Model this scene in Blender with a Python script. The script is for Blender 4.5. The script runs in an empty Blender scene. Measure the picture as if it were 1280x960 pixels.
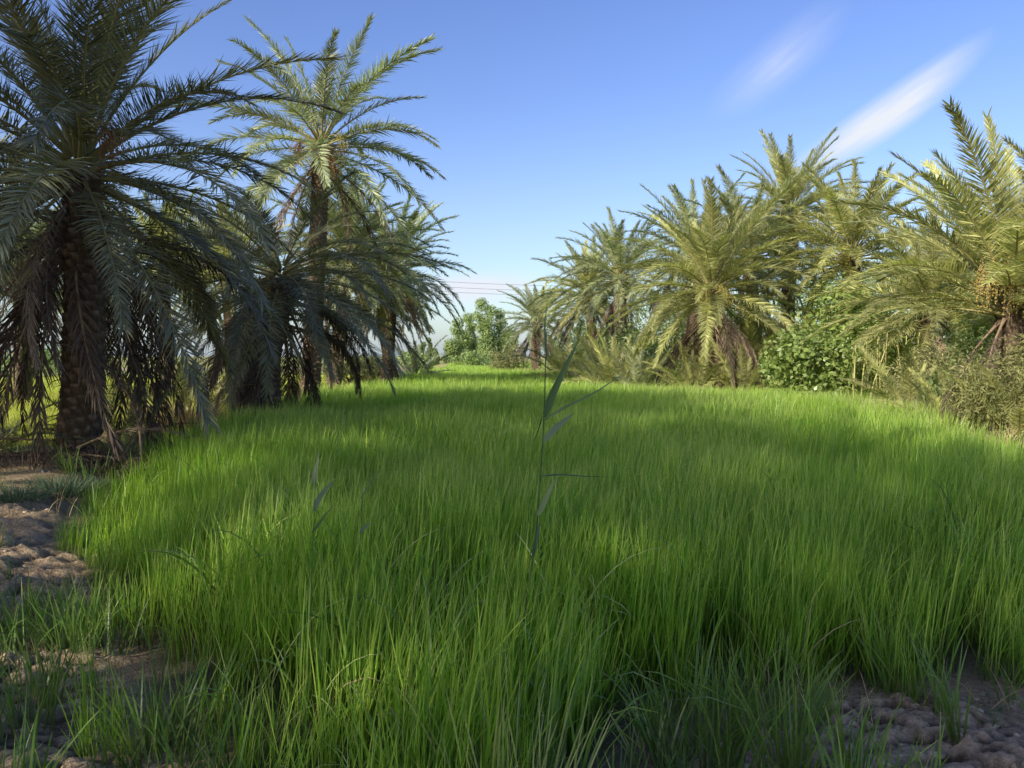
import bpy, math, random
import numpy as np
R = math.radians
rng = np.random.default_rng(7)
rnd = random.Random(11)
scene = bpy.context.scene
COL = scene.collection
F = 967.0            # focal length of the photo in its own pixels
CAM_Z = 1.6

def at(px, py, d):
    """a point seen at photo pixel px,py at depth d"""
    return np.array([(px-640)/F*d, d, CAM_Z-(py-445)/F*d])

# ------------------------------------------------------------------ noise
def _hash(ix, iy, seed):
    n = (ix.astype(np.int64)*374761393 + iy.astype(np.int64)*668265263 + seed*974634777) & 0x7fffffff
    n = (n ^ (n >> 13))*1274126177 & 0x7fffffff
    return ((n ^ (n >> 16)) & 0xffff)/65535.0
def vnoise(x, y, scale, seed=0):
    x = np.asarray(x, float)/scale; y = np.asarray(y, float)/scale
    ix = np.floor(x); iy = np.floor(y); fx = x-ix; fy = y-iy
    fx = fx*fx*(3-2*fx); fy = fy*fy*(3-2*fy)
    a = _hash(ix, iy, seed); b = _hash(ix+1, iy, seed); c = _hash(ix, iy+1, seed); d = _hash(ix+1, iy+1, seed)
    return (a*(1-fx)+b*fx)*(1-fy)+(c*(1-fx)+d*fx)*fy
def fbm(x, y, scale, octv=4, seed=0):
    s = 0; amp = 0.5; t = 0
    for k in range(octv):
        s = s+amp*vnoise(x, y, scale/2**k, seed+k*17); t += amp; amp *= .55
    return s/t

def cells(x, y, scale, seed):
    """broken clods: every cell a tilted facet of its own height"""
    x = np.asarray(x, float)/scale; y = np.asarray(y, float)/scale
    ix = np.floor(x); iy = np.floor(y); best = np.full(x.shape, 9.); h = np.zeros(x.shape)
    for dx in (-1, 0, 1):
        for dy in (-1, 0, 1):
            cx = ix+dx; cy = iy+dy
            ox = x-(cx+_hash(cx, cy, seed)); oy = y-(cy+_hash(cx, cy, seed+1)); d = ox*ox+oy*oy
            v = _hash(cx, cy, seed+2)+1.3*(_hash(cx, cy, seed+3)-.5)*ox+1.3*(_hash(cx, cy, seed+4)-.5)*oy-.5*d
            m = d < best; best = np.where(m, d, best); h = np.where(m, v, h)
    return h
# ------------------------------------------------------------------ terrain
FIELD = np.array([(-1.0,1.6),(-1.15,2.6),(-1.75,3.4),(-2.55,4.4),(-3.3,6),(-4.1,7.5),(-4.7,9.4),(-5.5,12),(-5.9,16),(-6.3,22),(-6.6,30),(-7,45),(-7,88),
                  (7,88),(6.2,60),(7.0,40),(9.2,29),(10.5,22),(9.3,16),(7.2,11.5),(6.3,8.5),(6,6.3),(4.6,4.1),(2.85,3.6),(1.55,3.45),(0.98,3.2),(0.68,2.85),(0.42,2.5),(0.35,1.6)])
def field_sd(x, y):
    """signed distance to the field edge, positive inside"""
    x = np.asarray(x, float); y = np.asarray(y, float)
    d2 = np.full(x.shape, 1e9); inside = np.zeros(x.shape, bool)
    n = len(FIELD)
    for i in range(n):
        ax, ay = FIELD[i]; bx, by = FIELD[(i+1) % n]
        ex, ey = bx-ax, by-ay
        t = np.clip(((x-ax)*ex+(y-ay)*ey)/(ex*ex+ey*ey), 0, 1)
        d2 = np.minimum(d2, (x-ax-t*ex)**2+(y-ay-t*ey)**2)
        c = ((ay > y) != (by > y)) & (x < (bx-ax)*(y-ay)/((by-ay) if by != ay else 1e-9)+ax)
        inside ^= c
    return np.where(inside, 1, -1)*np.sqrt(d2)
def smooth(a, b, v):
    t = np.clip((v-a)/(b-a), 0, 1); return t*t*(3-2*t)
def ground_h(x, y):
    x = np.asarray(x, float); y = np.asarray(y, float)
    sd = field_sd(x, y)
    out = smooth(0.15, -0.9, sd)
    near = np.exp(-np.maximum(0, np.hypot(x, y)-5)/6)
    left = smooth(-1.0, -4.0, x)*smooth(5, 8.5, y)
    h = out*(0.05+0.18*left*smooth(26, 13, y)) + out*0.12*(fbm(x, y, 2.2, 3, 5)-.5)
    rough = 0.35+0.65*smooth(.35, .7, fbm(x, y, 1.1, 2, 44))
    clod = np.abs(fbm(x, y, .34, 4, 9)-.5)*-2+.5
    h = h+out*near*rough*0.20*clod + out*near*(.25+rough)*(.25*np.abs(fbm(x+.1*vnoise(x, y, .1, 2), y, .26, 5, 71)-.5)+.20*np.maximum(0, fbm(x, y+.06*vnoise(x, y, .07, 6), .15, 4, 55)-.5)) + near*(.25+.75*out)*0.035*(fbm(x, y, .09, 3, 31)-.5)
    far = smooth(84, 90, y)*smooth(100, 92, y)
    h = h+far*(0.85+.3*vnoise(x, y, 3, 3))*smooth(12, 4, np.abs(x+1))
    return h
def gz(x, y): return float(ground_h(np.array([x]), np.array([y]))[0])

# ------------------------------------------------------------------ mesh helpers
def make_mesh(name, V, faces, mats, tint=None, fmat=None, smooth_sh=True):
    """faces: list of int arrays (k, n)"""
    me = bpy.data.meshes.new(name)
    V = np.asarray(V, np.float32)
    loops = np.concatenate([f.reshape(-1) for f in faces]).astype(np.int32)
    sizes = np.concatenate([np.full(len(f), f.shape[1], np.int32) for f in faces])
    starts = np.concatenate([[0], np.cumsum(sizes)[:-1]]).astype(np.int32)
    me.vertices.add(len(V)); me.vertices.foreach_set('co', V.reshape(-1))
    me.loops.add(len(loops)); me.loops.foreach_set('vertex_index', loops)
    me.polygons.add(len(sizes)); me.polygons.foreach_set('loop_start', starts)
    try: me.polygons.foreach_set('loop_total', sizes)
    except Exception: pass
    for m in mats: me.materials.append(m)
    if fmat is not None: me.polygons.foreach_set('material_index', np.asarray(fmat, np.int32))
    me.update(calc_edges=True)
    me.polygons.foreach_set('use_smooth', np.full(len(sizes), smooth_sh))
    if tint is not None:
        a = me.attributes.new('tint', 'FLOAT_COLOR', 'POINT')
        c = np.ones((len(V), 4), np.float32); c[:, :tint.shape[1]] = tint
        a.data.foreach_set('color', c.reshape(-1))
    return me

class MB:
    def __init__(s): s.V = []; s.T = []; s.Q = []; s.Tr = []; s.qm = []; s.tm = []; s.n = 0
    def add(s, V, quads=None, tris=None, tint=None, mat=0):
        V = np.asarray(V, float); s.V.append(V)
        if tint is None: tint = np.tile([.5, .5, .5], (len(V), 1))
        s.T.append(tint)
        if quads is not None and len(quads): s.Q.append(np.asarray(quads)+s.n); s.qm.append(np.full(len(quads), mat))
        if tris is not None and len(tris): s.Tr.append(np.asarray(tris)+s.n); s.tm.append(np.full(len(tris), mat))
        s.n += len(V)
    def strips(s, base, d0, side, L, W, segs, grav=0.0, prof=None, mat=0, rv=None, tipw=0.0, third=None, fold=0):
        """N curved tapering blades. base,d0,side (N,3); L,W,grav (N)"""
        base = np.asarray(base, float); N = len(base)
        L = np.broadcast_to(L, (N,)).astype(float); W = np.broadcast_to(W, (N,)).astype(float)
        g = np.broadcast_to(grav, (N,)).astype(float)
        if rv is None: rv = rng.random(N)
        if third is None: third = rng.random(N)
        d = d0/np.linalg.norm(d0, axis=1, keepdims=True)
        p = base.copy(); V = []; T = []
        if prof is None: prof = [.55]+[1-.55*(k/segs)**1.6 for k in range(1, segs)]
        for k in range(segs):
            sd = side-d*np.sum(side*d, 1, keepdims=True)
            sd /= np.linalg.norm(sd, axis=1, keepdims=True)+1e-9
            w = (W*prof[k]*.5)[:, None]
            V += [p-sd*w, p+sd*w]
            tt = np.stack([rv, np.full(N, k/segs), third], 1); T += [tt, tt]
            p = p+d*(L/segs)[:, None]
            d = d.copy(); d[:, 2] -= g/segs*(1+1.2*k/segs)
            d /= np.linalg.norm(d, axis=1, keepdims=True)
        V.append(p); T.append(np.stack([rv, np.ones(N), third], 1))
        nv = 2*segs+1
        VV = np.stack(V, 1).reshape(-1, 3); TT = np.stack(T, 1).reshape(-1, 3)
        o = (np.arange(N)*nv)[:, None]
        q = [np.hstack([o+2*k, o+2*k+1, o+2*k+3, o+2*k+2]) for k in range(segs-1)]
        q = np.concatenate(q) if q else None
        t = np.hstack([o+2*segs-2, o+2*segs-1, o+2*segs])
        s.add(VV, q, t, TT, mat)
    def tube(s, P, rad, n=6, mat=0, tint=None, cap=True):
        P = np.asarray(P, float); rad = np.broadcast_to(rad, (len(P),)).astype(float)
        D = np.gradient(P, axis=0); D /= np.linalg.norm(D, axis=1, keepdims=True)+1e-9
        ref = np.array([0., 0, 1]) if abs(D[0][2]) < .9 else np.array([1., 0, 0])
        A = np.cross(D, ref); A /= np.linalg.norm(A, axis=1, keepdims=True)+1e-9
        B = np.cross(D, A)
        th = np.linspace(0, 2*math.pi, n, endpoint=False)
        V = P[:, None]+rad[:, None, None]*(np.cos(th)[None, :, None]*A[:, None]+np.sin(th)[None, :, None]*B[:, None])
        m = len(P); V = V.reshape(-1, 3)
        i = np.arange(m-1)[:, None]*n; j = np.arange(n)[None]; j2 = (j+1) % n
        q = np.stack([i+j, i+j2, i+n+j2, i+n+j], -1).reshape(-1, 4)
        T = np.tile(tint if tint is not None else [rnd.random(), .5, .5], (len(V), 1))
        T[:, 1] = np.repeat(np.linspace(0, 1, m), n)
        s.add(V, q, None, T, mat)
    def build(s, name, mats):
        V = np.concatenate(s.V); T = np.concatenate(s.T)
        faces = []; fm = []
        if s.Q: faces.append(np.concatenate(s.Q)); fm.append(np.concatenate(s.qm))
        if s.Tr: faces.append(np.concatenate(s.Tr)); fm.append(np.concatenate(s.tm))
        return make_mesh(name, V, faces, mats, T, np.concatenate(fm))

def tag(o, label=None, cat=None, group=None, kind=None):
    if label: o['label'] = label
    if cat: o['category'] = cat
    if group: o['group'] = group
    if kind: o['kind'] = kind
    return o
def link(name, me, parent=None, loc=(0, 0, 0), rot=(0, 0, 0), sc=1.0):
    o = bpy.data.objects.new(name, me); COL.objects.link(o)
    o.location = loc; o.rotation_euler = rot
    o.scale = (sc, sc, sc) if not hasattr(sc, '__len__') else sc
    if parent is not None: o.parent = parent
    return o
def empty(name, loc, label, cat, group=None):
    o = link(name, None, None, loc); o.empty_display_size = .3
    return tag(o, label, cat, group)

# ------------------------------------------------------------------ materials
def new_mat(name):
    m = bpy.data.materials.new(name); m.use_nodes = True
    nt = m.node_tree; nt.nodes.clear()
    return m, nt, nt.nodes, nt.links
def mixcol(N, Lk, fac, a, b, blend='MIX'):
    n = N.new('ShaderNodeMix'); n.data_type = 'RGBA'; n.blend_type = blend
    for sock, v in ((n.inputs[0], fac), (n.inputs[6], a), (n.inputs[7], b)):
        if isinstance(v, bpy.types.NodeSocket): Lk.new(v, sock)
        elif isinstance(v, (int, float)): sock.default_value = v
        else: sock.default_value = (*v, 1)
    return n.outputs[2]
def ramp(N, Lk, fac, stops):
    r = N.new('ShaderNodeValToRGB'); e = r.color_ramp.elements
    while len(e) < len(stops): e.new(.5)
    for k, (p, c) in enumerate(stops): e[k].position = p; e[k].color = (*c, 1)
    Lk.new(fac, r.inputs[0]); return r.outputs[0]
def leaf_mat(name, dark, light, tip, base=None, trans=.3, rough=.45, tcol=(1.3, 1.5, .6), spec=.4, patch=None, patch_scale=.6, inst=0.25, tip_at=.8):
    m, nt, N, Lk = new_mat(name)
    at_ = N.new('ShaderNodeAttribute'); at_.attribute_name = 'tint'
    sep = N.new('ShaderNodeSeparateColor'); Lk.new(at_.outputs['Color'], sep.inputs[0])
    c = mixcol(N, Lk, sep.outputs[0], dark, light)
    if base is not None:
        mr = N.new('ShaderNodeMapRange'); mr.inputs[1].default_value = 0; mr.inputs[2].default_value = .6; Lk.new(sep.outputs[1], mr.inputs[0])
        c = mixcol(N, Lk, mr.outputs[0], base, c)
    mt = N.new('ShaderNodeMapRange'); mt.inputs[1].default_value = tip_at; mt.inputs[2].default_value = 1.05; Lk.new(sep.outputs[1], mt.inputs[0])
    c = mixcol(N, Lk, mt.outputs[0], c, tip)
    if patch is not None:
        geo = N.new('ShaderNodeNewGeometry'); nz = N.new('ShaderNodeTexNoise'); nz.inputs['Scale'].default_value = patch_scale
        nz.inputs['Detail'].default_value = 3
        Lk.new(geo.outputs['Position'], nz.inputs['Vector'])
        mm = N.new('ShaderNodeMapRange'); mm.inputs[1].default_value = .42; mm.inputs[2].default_value = .68; Lk.new(nz.outputs[0], mm.inputs[0])
        c = mixcol(N, Lk, mm.outputs[0], c, mixcol(N, Lk, .65, c, patch))
    oi = N.new('ShaderNodeObjectInfo')
    mo = N.new('ShaderNodeMapRange'); mo.inputs[3].default_value = 1-inst; mo.inputs[4].default_value = 1+inst; Lk.new(oi.outputs['Random'], mo.inputs[0])
    hs = N.new('ShaderNodeHueSaturation'); Lk.new(mo.outputs[0], hs.inputs['Value']); Lk.new(c, hs.inputs['Color'])
    m2 = N.new('ShaderNodeMapRange'); m2.inputs[3].default_value = .488; m2.inputs[4].default_value = .508; Lk.new(sep.outputs[2], m2.inputs[0]); Lk.new(m2.outputs[0], hs.inputs['Hue'])
    c = hs.outputs[0]
    p = N.new('ShaderNodeBsdfPrincipled'); Lk.new(c, p.inputs['Base Color']); p.inputs['Roughness'].default_value = rough
    p.inputs['Specular IOR Level'].default_value = spec
    tr = N.new('ShaderNodeBsdfTranslucent'); Lk.new(mixcol(N, Lk, 1.0, c, tcol, 'MULTIPLY'), tr.inputs[0])
    mx = N.new('ShaderNodeMixShader'); mx.inputs[0].default_value = trans
    Lk.new(p.outputs[0], mx.inputs[1]); Lk.new(tr.outputs[0], mx.inputs[2])
    out = N.new('ShaderNodeOutputMaterial'); Lk.new(mx.outputs[0], out.inputs[0])
    return m
def solid_mat(name, a, b, scale=20, rough=.85, bump=.3, stretch=(1, 1, 1), spec=.2):
    m, nt, N, Lk = new_mat(name)
    tc = N.new('ShaderNodeTexCoord'); mp = N.new('ShaderNodeMapping'); mp.inputs['Scale'].default_value = stretch
    Lk.new(tc.outputs['Object'], mp.inputs[0])
    nz = N.new('ShaderNodeTexNoise'); nz.inputs['Scale'].default_value = scale; nz.inputs['Detail'].default_value = 6
    Lk.new(mp.outputs[0], nz.inputs['Vector'])
    c = ramp(N, Lk, nz.outputs[0], [(.3, a), (.7, b)])
    p = N.new('ShaderNodeBsdfPrincipled'); Lk.new(c, p.inputs['Base Color']); p.inputs['Roughness'].default_value = rough
    p.inputs['Specular IOR Level'].default_value = spec
    b_ = N.new('ShaderNodeBump'); b_.inputs['Strength'].default_value = bump; b_.inputs['Distance'].default_value = .02
    Lk.new(nz.outputs[0], b_.inputs['Height']); Lk.new(b_.outputs[0], p.inputs['Normal'])
    out = N.new('ShaderNodeOutputMaterial'); Lk.new(p.outputs[0], out.inputs[0])
    return m

M = {}
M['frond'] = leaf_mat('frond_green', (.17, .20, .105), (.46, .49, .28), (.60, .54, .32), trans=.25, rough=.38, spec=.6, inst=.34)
M['frond_near'] = leaf_mat('frond_shaded_green', (.09, .10, .05), (.29, .285, .15), (.34, .30, .19), trans=.18, rough=.38, spec=.6, inst=.4)  # darker copy of the green frond, the left palms' shade put into its colour
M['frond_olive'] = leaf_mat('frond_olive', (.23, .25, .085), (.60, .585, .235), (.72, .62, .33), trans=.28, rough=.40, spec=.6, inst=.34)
M['dry'] = leaf_mat('frond_dry', (.26, .19, .13), (.50, .39, .27), (.52, .42, .30), trans=.15, rough=.7, spec=.2, tcol=(1.2, 1, .7), inst=.3)
M['drygrey'] = leaf_mat('frond_dry_grey', (.06, .045, .038), (.17, .13, .105), (.20, .16, .12), trans=.1, rough=.8, spec=.15, tcol=(1.2, 1, .7), inst=.3)
M['rachis'] = solid_mat('frond_midrib', (.22, .22, .08), (.34, .30, .13), 8, .5, .1)
M['rachis_dry'] = solid_mat('frond_midrib_dry', (.20, .14, .09), (.36, .27, .18), 8, .8, .2)
M['rice'] = leaf_mat('rice_leaf', (.15, .33, .035), (.56, .74, .14), (.70, .76, .28), base=(.03, .06, .012), trans=.40, rough=.33, tcol=(1.4, 1.3, .45),  # dark base colour paints in the shade deep between the blades
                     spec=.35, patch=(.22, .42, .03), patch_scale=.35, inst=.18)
M['weed'] = leaf_mat('weed_leaf', (.10, .20, .04), (.20, .34, .08), (.40, .42, .16), base=(.14, .18, .06), trans=.35, rough=.4, tcol=(1.3, 1.3, .5), spec=.5)
M['weedpale'] = leaf_mat('weed_pale_leaf', (.42, .52, .18), (.68, .70, .34), (.75, .70, .42), base=(.36, .38, .14), trans=.35, rough=.4, tcol=(1.2, 1.2, .5), spec=.5)  # pale leaf whitened further, sunlight put into its colour
M['sage'] = leaf_mat('sage_leaf', (.07, .12, .07), (.15, .21, .12), (.2, .25, .15), trans=.2, rough=.6)
M['reed'] = leaf_mat('reed_leaf', (.06, .13, .05), (.11, .19, .08), (.14, .19, .09), trans=.25, rough=.35, spec=.6, tcol=(1.1, 1.2, .8))
M['reedpale'] = leaf_mat('reed_pale_leaf', (.25, .31, .16), (.33, .39, .22), (.30, .36, .2), trans=.35, rough=.55, spec=.3, tcol=(1.1, 1.2, .9))
M['vine'] = leaf_mat('vine_leaf', (.16, .25, .05), (.40, .50, .15), (.44, .52, .18), trans=.25, rough=.35, spec=.5, tcol=(1.3, 1.3, .4))
M['tree'] = leaf_mat('tree_leaf', (.18, .25, .09), (.37, .45, .18), (.40, .48, .2), trans=.35, rough=.5, patch=(.14, .20, .06), patch_scale=.8)
M['scrub'] = leaf_mat('scrub_leaf', (.25, .25, .10), (.44, .42, .18), (.5, .44, .24), trans=.25, rough=.6, patch=(.14, .18, .05), patch_scale=1.2)
M['cane'] = solid_mat('cane_stalk', (.38, .38, .12), (.56, .50, .22), 6, .5, .1, (1, 1, .3))
M['caneleaf'] = leaf_mat('cane_leaf', (.20, .27, .06), (.36, .40, .12), (.45, .42, .18), trans=.35, rough=.5)
M['straw'] = leaf_mat('straw_blade', (.38, .29, .15), (.60, .48, .27), (.62, .5, .3), trans=.2, rough=.7, tcol=(1.1, 1, .7))
M['lawn'] = leaf_mat('lawn_blade', (.36, .46, .06), (.58, .64, .12), (.6, .62, .16), trans=.35, rough=.5, tcol=(1.3, 1.2, .4), patch=(.45, .42, .12), patch_scale=.8)
M['stick'] = solid_mat('dry_stalk', (.50, .44, .33), (.68, .60, .46), 12, .7, .2)
M['date'] = solid_mat('date_fruit', (.40, .27, .07), (.52, .40, .14), 30, .4, .05)
M['dateg'] = solid_mat('date_fruit_yellow', (.48, .42, .08), (.60, .50, .14), 30, .4, .05)
M['dater'] = solid_mat('date_fruit_brown', (.30, .12, .05), (.44, .22, .10), 30, .5, .05)
M['clod'] = solid_mat('soil_clod', (.32, .22, .14), (.68, .54, .38), 14, .95, .8)
M['wood'] = solid_mat('bark', (.12, .09, .06), (.28, .22, .16), 12, .9, .6, (1, 1, .3))
M['cable'] = solid_mat('cable', (.10, .10, .11), (.14, .14, .15), 3, .6, 0)
M['pole'] = solid_mat('pole', (.25, .24, .23), (.35, .34, .33), 3, .7, .1)

def trunk_mat():
    m, nt, N, Lk = new_mat('palm_bark')
    a = N.new('ShaderNodeAttribute'); a.attribute_name = 'tint'
    sep = N.new('ShaderNodeSeparateColor'); Lk.new(a.outputs['Color'], sep.inputs[0])
    tc = N.new('ShaderNodeTexCoord'); mp = N.new('ShaderNodeMapping'); mp.inputs['Scale'].default_value = (1, 1, .25)
    Lk.new(tc.outputs['Object'], mp.inputs[0])
    nz = N.new('ShaderNodeTexNoise'); nz.inputs['Scale'].default_value = 26; nz.inputs['Detail'].default_value = 7; Lk.new(mp.outputs[0], nz.inputs['Vector'])
    c1 = ramp(N, Lk, nz.outputs[0], [(.3, (.13, .09, .06)), (.72, (.36, .27, .19))])
    c = mixcol(N, Lk, sep.outputs[0], (.035, .025, .018), c1)
    p = N.new('ShaderNodeBsdfPrincipled'); Lk.new(c, p.inputs['Base Color']); p.inputs['Roughness'].default_value = .92; p.inputs['Specular IOR Level'].default_value = .12
    b = N.new('ShaderNodeBump'); b.inputs['Strength'].default_value = .7; b.inputs['Distance'].default_value = .02; Lk.new(nz.outputs[0], b.inputs['Height']); Lk.new(b.outputs[0], p.inputs['Normal'])
    out = N.new('ShaderNodeOutputMaterial'); Lk.new(p.outputs[0], out.inputs[0]); return m
M['trunk'] = trunk_mat()

def soil_mat():
    m, nt, N, Lk = new_mat('soil')
    g = N.new('ShaderNodeNewGeometry'); at_ = N.new('ShaderNodeAttribute'); at_.attribute_name = 'tint'
    sep = N.new('ShaderNodeSeparateColor'); Lk.new(at_.outputs['Color'], sep.inputs[0])
    def nz(s, d=6, w=0):
        n = N.new('ShaderNodeTexNoise'); n.inputs['Scale'].default_value = s; n.inputs['Detail'].default_value = d; n.inputs['Roughness'].default_value = .62
        Lk.new(g.outputs['Position'], n.inputs['Vector']); return n.outputs[0]
    n1 = nz(1.6); n2 = nz(34, 9); n3 = nz(90, 4)
    c1 = ramp(N, Lk, n1, [(.3, (.44, .32, .20)), (.7, (.68, .53, .37))])
    c2 = ramp(N, Lk, n2, [(.3, (.15, .10, .07)), (.5, (.52, .39, .265)), (.72, (.82, .69, .52))])
    c = mixcol(N, Lk, .6, c1, c2)
    c = mixcol(N, Lk, 1.0, c, ramp(N, Lk, sep.outputs[0], [(.05, (.28, .25, .23)), (.45, (.82, .78, .73)), (.9, (1.35, 1.28, 1.18))]), 'MULTIPLY')  # hollows darkened and clod tops lightened: shading painted into the soil colour
    # cracks
    vo = N.new('ShaderNodeTexVoronoi'); vo.feature = 'DISTANCE_TO_EDGE'; vo.inputs['Scale'].default_value = 9
    mp = N.new('ShaderNodeMix'); mp.data_type = 'VECTOR'
    nv = N.new('ShaderNodeTexNoise'); nv.inputs['Scale'].default_value = 6; Lk.new(g.outputs['Position'], nv.inputs['Vector'])
    add = N.new('ShaderNodeVectorMath'); add.operation = 'MULTIPLY_ADD'; Lk.new(nv.outputs['Color'], add.inputs[0]); add.inputs[1].default_value = (.25, .25, .25)
    Lk.new(g.outputs['Position'], add.inputs[2]); Lk.new(add.outputs[0], vo.inputs['Vector'])
    mr = N.new('ShaderNodeMapRange'); mr.inputs[2].default_value = .05; Lk.new(vo.outputs[0], mr.inputs[0])
    c = mixcol(N, Lk, mr.outputs[0], mixcol(N, Lk, .12, c, (.05, .038, .03)), c)
    # green thin growth away from the near banks, per-vertex
    gg = ramp(N, Lk, nz(5, 5), [(.35, (.22, .30, .05)), (.7, (.42, .44, .12))])
    mg = N.new('ShaderNodeMath'); mg.operation = 'MULTIPLY'; Lk.new(sep.outputs[1], mg.inputs[0])
    mq = N.new('ShaderNodeMapRange'); mq.inputs[1].default_value = .3; mq.inputs[2].default_value = .55; Lk.new(nz(2.5, 5), mq.inputs[0]); Lk.new(mq.outputs[0], mg.inputs[1])
    c = mixcol(N, Lk, mg.outputs[0], c, gg)
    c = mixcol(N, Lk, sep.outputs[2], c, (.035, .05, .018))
    p = N.new('ShaderNodeBsdfPrincipled'); Lk.new(c, p.inputs['Base Color']); p.inputs['Roughness'].default_value = .95; p.inputs['Specular IOR Level'].default_value = .15
    s = N.new('ShaderNodeMath'); s.operation = 'MULTIPLY_ADD'; Lk.new(n3, s.inputs[0]); s.inputs[1].default_value = .35; Lk.new(n2, s.inputs[2])
    b = N.new('ShaderNodeBump'); b.inputs['Strength'].default_value = 1.0; b.inputs['Distance'].default_value = .06; Lk.new(s.outputs[0], b.inputs['Height']); Lk.new(b.outputs[0], p.inputs['Normal'])
    out = N.new('ShaderNodeOutputMaterial'); Lk.new(p.outputs[0], out.inputs[0]); return m
M['soil'] = soil_mat()

# ------------------------------------------------------------------ ground (one sheet, fine near, coarse to the horizon)
def axis(lims):
    a = []
    for lo, hi, st in lims: a.append(np.arange(lo, hi, st))
    return np.unique(np.round(np.concatenate(a), 4))
xs = axis([(-2500, -200, 200), (-200, -40, 10), (-40, -9, .6), (-9, -5, .08), (-5, 4.4, .022), (4.4, 9, .1), (9, 40, .6), (40, 200, 10), (200, 2501, 200)])
ys = axis([(-2500, -200, 200), (-200, -12, 10), (-12, 1.9, .35), (1.9, 6.2, .022), (6.2, 14, .06), (14, 30, .25), (30, 110, .8), (110, 260, 10), (260, 2901, 220)])
X, Y = np.meshgrid(xs, ys)
H = ground_h(X, Y)
SD = field_sd(X, Y)
def blur(A, k):
    for ax in (0, 1):
        c = np.cumsum(np.pad(A, [(k+1, k) if a == ax else (0, 0) for a in (0, 1)], mode='edge'), axis=ax)
        n_ = A.shape[ax]; A = (np.take(c, range(2*k+1, 2*k+1+n_), axis=ax)-np.take(c, range(0, n_), axis=ax))/(2*k+1)
    return A
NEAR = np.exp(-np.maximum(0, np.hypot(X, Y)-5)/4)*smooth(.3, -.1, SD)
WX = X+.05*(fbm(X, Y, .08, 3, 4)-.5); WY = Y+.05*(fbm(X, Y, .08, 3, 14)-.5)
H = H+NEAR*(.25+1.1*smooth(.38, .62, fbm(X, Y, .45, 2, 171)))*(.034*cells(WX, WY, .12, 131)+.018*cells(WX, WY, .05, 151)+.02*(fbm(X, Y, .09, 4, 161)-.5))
RELIEF_SHADE = np.clip(.5+(H-blur(H, 3))/.022, 0, 1)*NEAR+.5*(1-NEAR)  # height against surroundings, drives the painted shading of the clods
nx, ny = len(xs), len(ys)
idx = np.arange(nx*ny).reshape(ny, nx)
q = np.stack([idx[:-1, :-1], idx[:-1, 1:], idx[1:, 1:], idx[1:, :-1]], -1).reshape(-1, 4)
green = smooth(9.0, 13, Y+.0*X)*smooth(-.2, -1.5, SD)
green = np.maximum(green, .35*smooth(5.2, 7, Y)*smooth(.5, 1., fbm(X, Y, 1.2, 3, 77)*1.5))
green *= smooth(92, 88, Y)+smooth(100, 104, Y)
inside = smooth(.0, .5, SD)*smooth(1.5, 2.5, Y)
tint = np.stack([RELIEF_SHADE, green, inside*.8], -1).reshape(-1, 3)
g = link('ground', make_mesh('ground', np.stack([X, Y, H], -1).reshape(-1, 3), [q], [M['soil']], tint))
tag(g, kind='structure')

# ------------------------------------------------------------------ rice field (uncountable: one object, instanced blades)
src = bpy.data.collections.new('rice_sources')
def rice_patch(name, n, rad, hgt, wid, segs, seed, mat='rice', bend=(.1, 1.1), wander=.22):
    r = np.random.default_rng(seed); mb = MB()
    a = r.random(n)*2*math.pi; rr = np.sqrt(r.random(n))*rad
    base = np.stack([np.cos(a)*rr, np.sin(a)*rr, np.full(n, -.03)], 1)
    az = r.random(n)*2*math.pi; lean = np.abs(r.normal(0, wander, n))
    d0 = np.stack([np.cos(az)*lean+.10, np.sin(az)*lean, np.ones(n)], 1)
    sa = r.random(n)*2*math.pi; side = np.stack([np.cos(sa), np.sin(sa), np.zeros(n)], 1)
    L = hgt*(.62+.5*r.random(n)); g_ = bend[0]+(bend[1]-bend[0])*r.random(n)**2.5
    mb.strips(base, d0, side, L, wid*(.6+.7*r.random(n)), segs, g_, rv=np.where(r.random(n) < .68, .30*r.random(n), .55+.45*r.random(n)), prof=[.7]+[1-.75*(k/segs)**1.8 for k in range(1, segs)])
    o = bpy.data.objects.new(name, mb.build(name, [M[mat]])); src.objects.link(o); return o
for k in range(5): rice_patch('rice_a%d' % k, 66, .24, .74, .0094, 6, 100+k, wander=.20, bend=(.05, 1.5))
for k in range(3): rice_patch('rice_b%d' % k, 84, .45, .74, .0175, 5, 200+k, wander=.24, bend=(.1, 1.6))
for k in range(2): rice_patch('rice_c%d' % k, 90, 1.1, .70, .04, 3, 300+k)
for k in range(3): rice_patch('rice_d%d' % k, 9, .2, .88, .011, 9, 330+k, mat='weedpale' if k == 2 else 'weed', bend=(.8, 2.8), wander=.3)
rice_patch('rice_e0', 7, .2, .8, .008, 7, 340, mat='straw', bend=(.8, 3), wander=.5)
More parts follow.
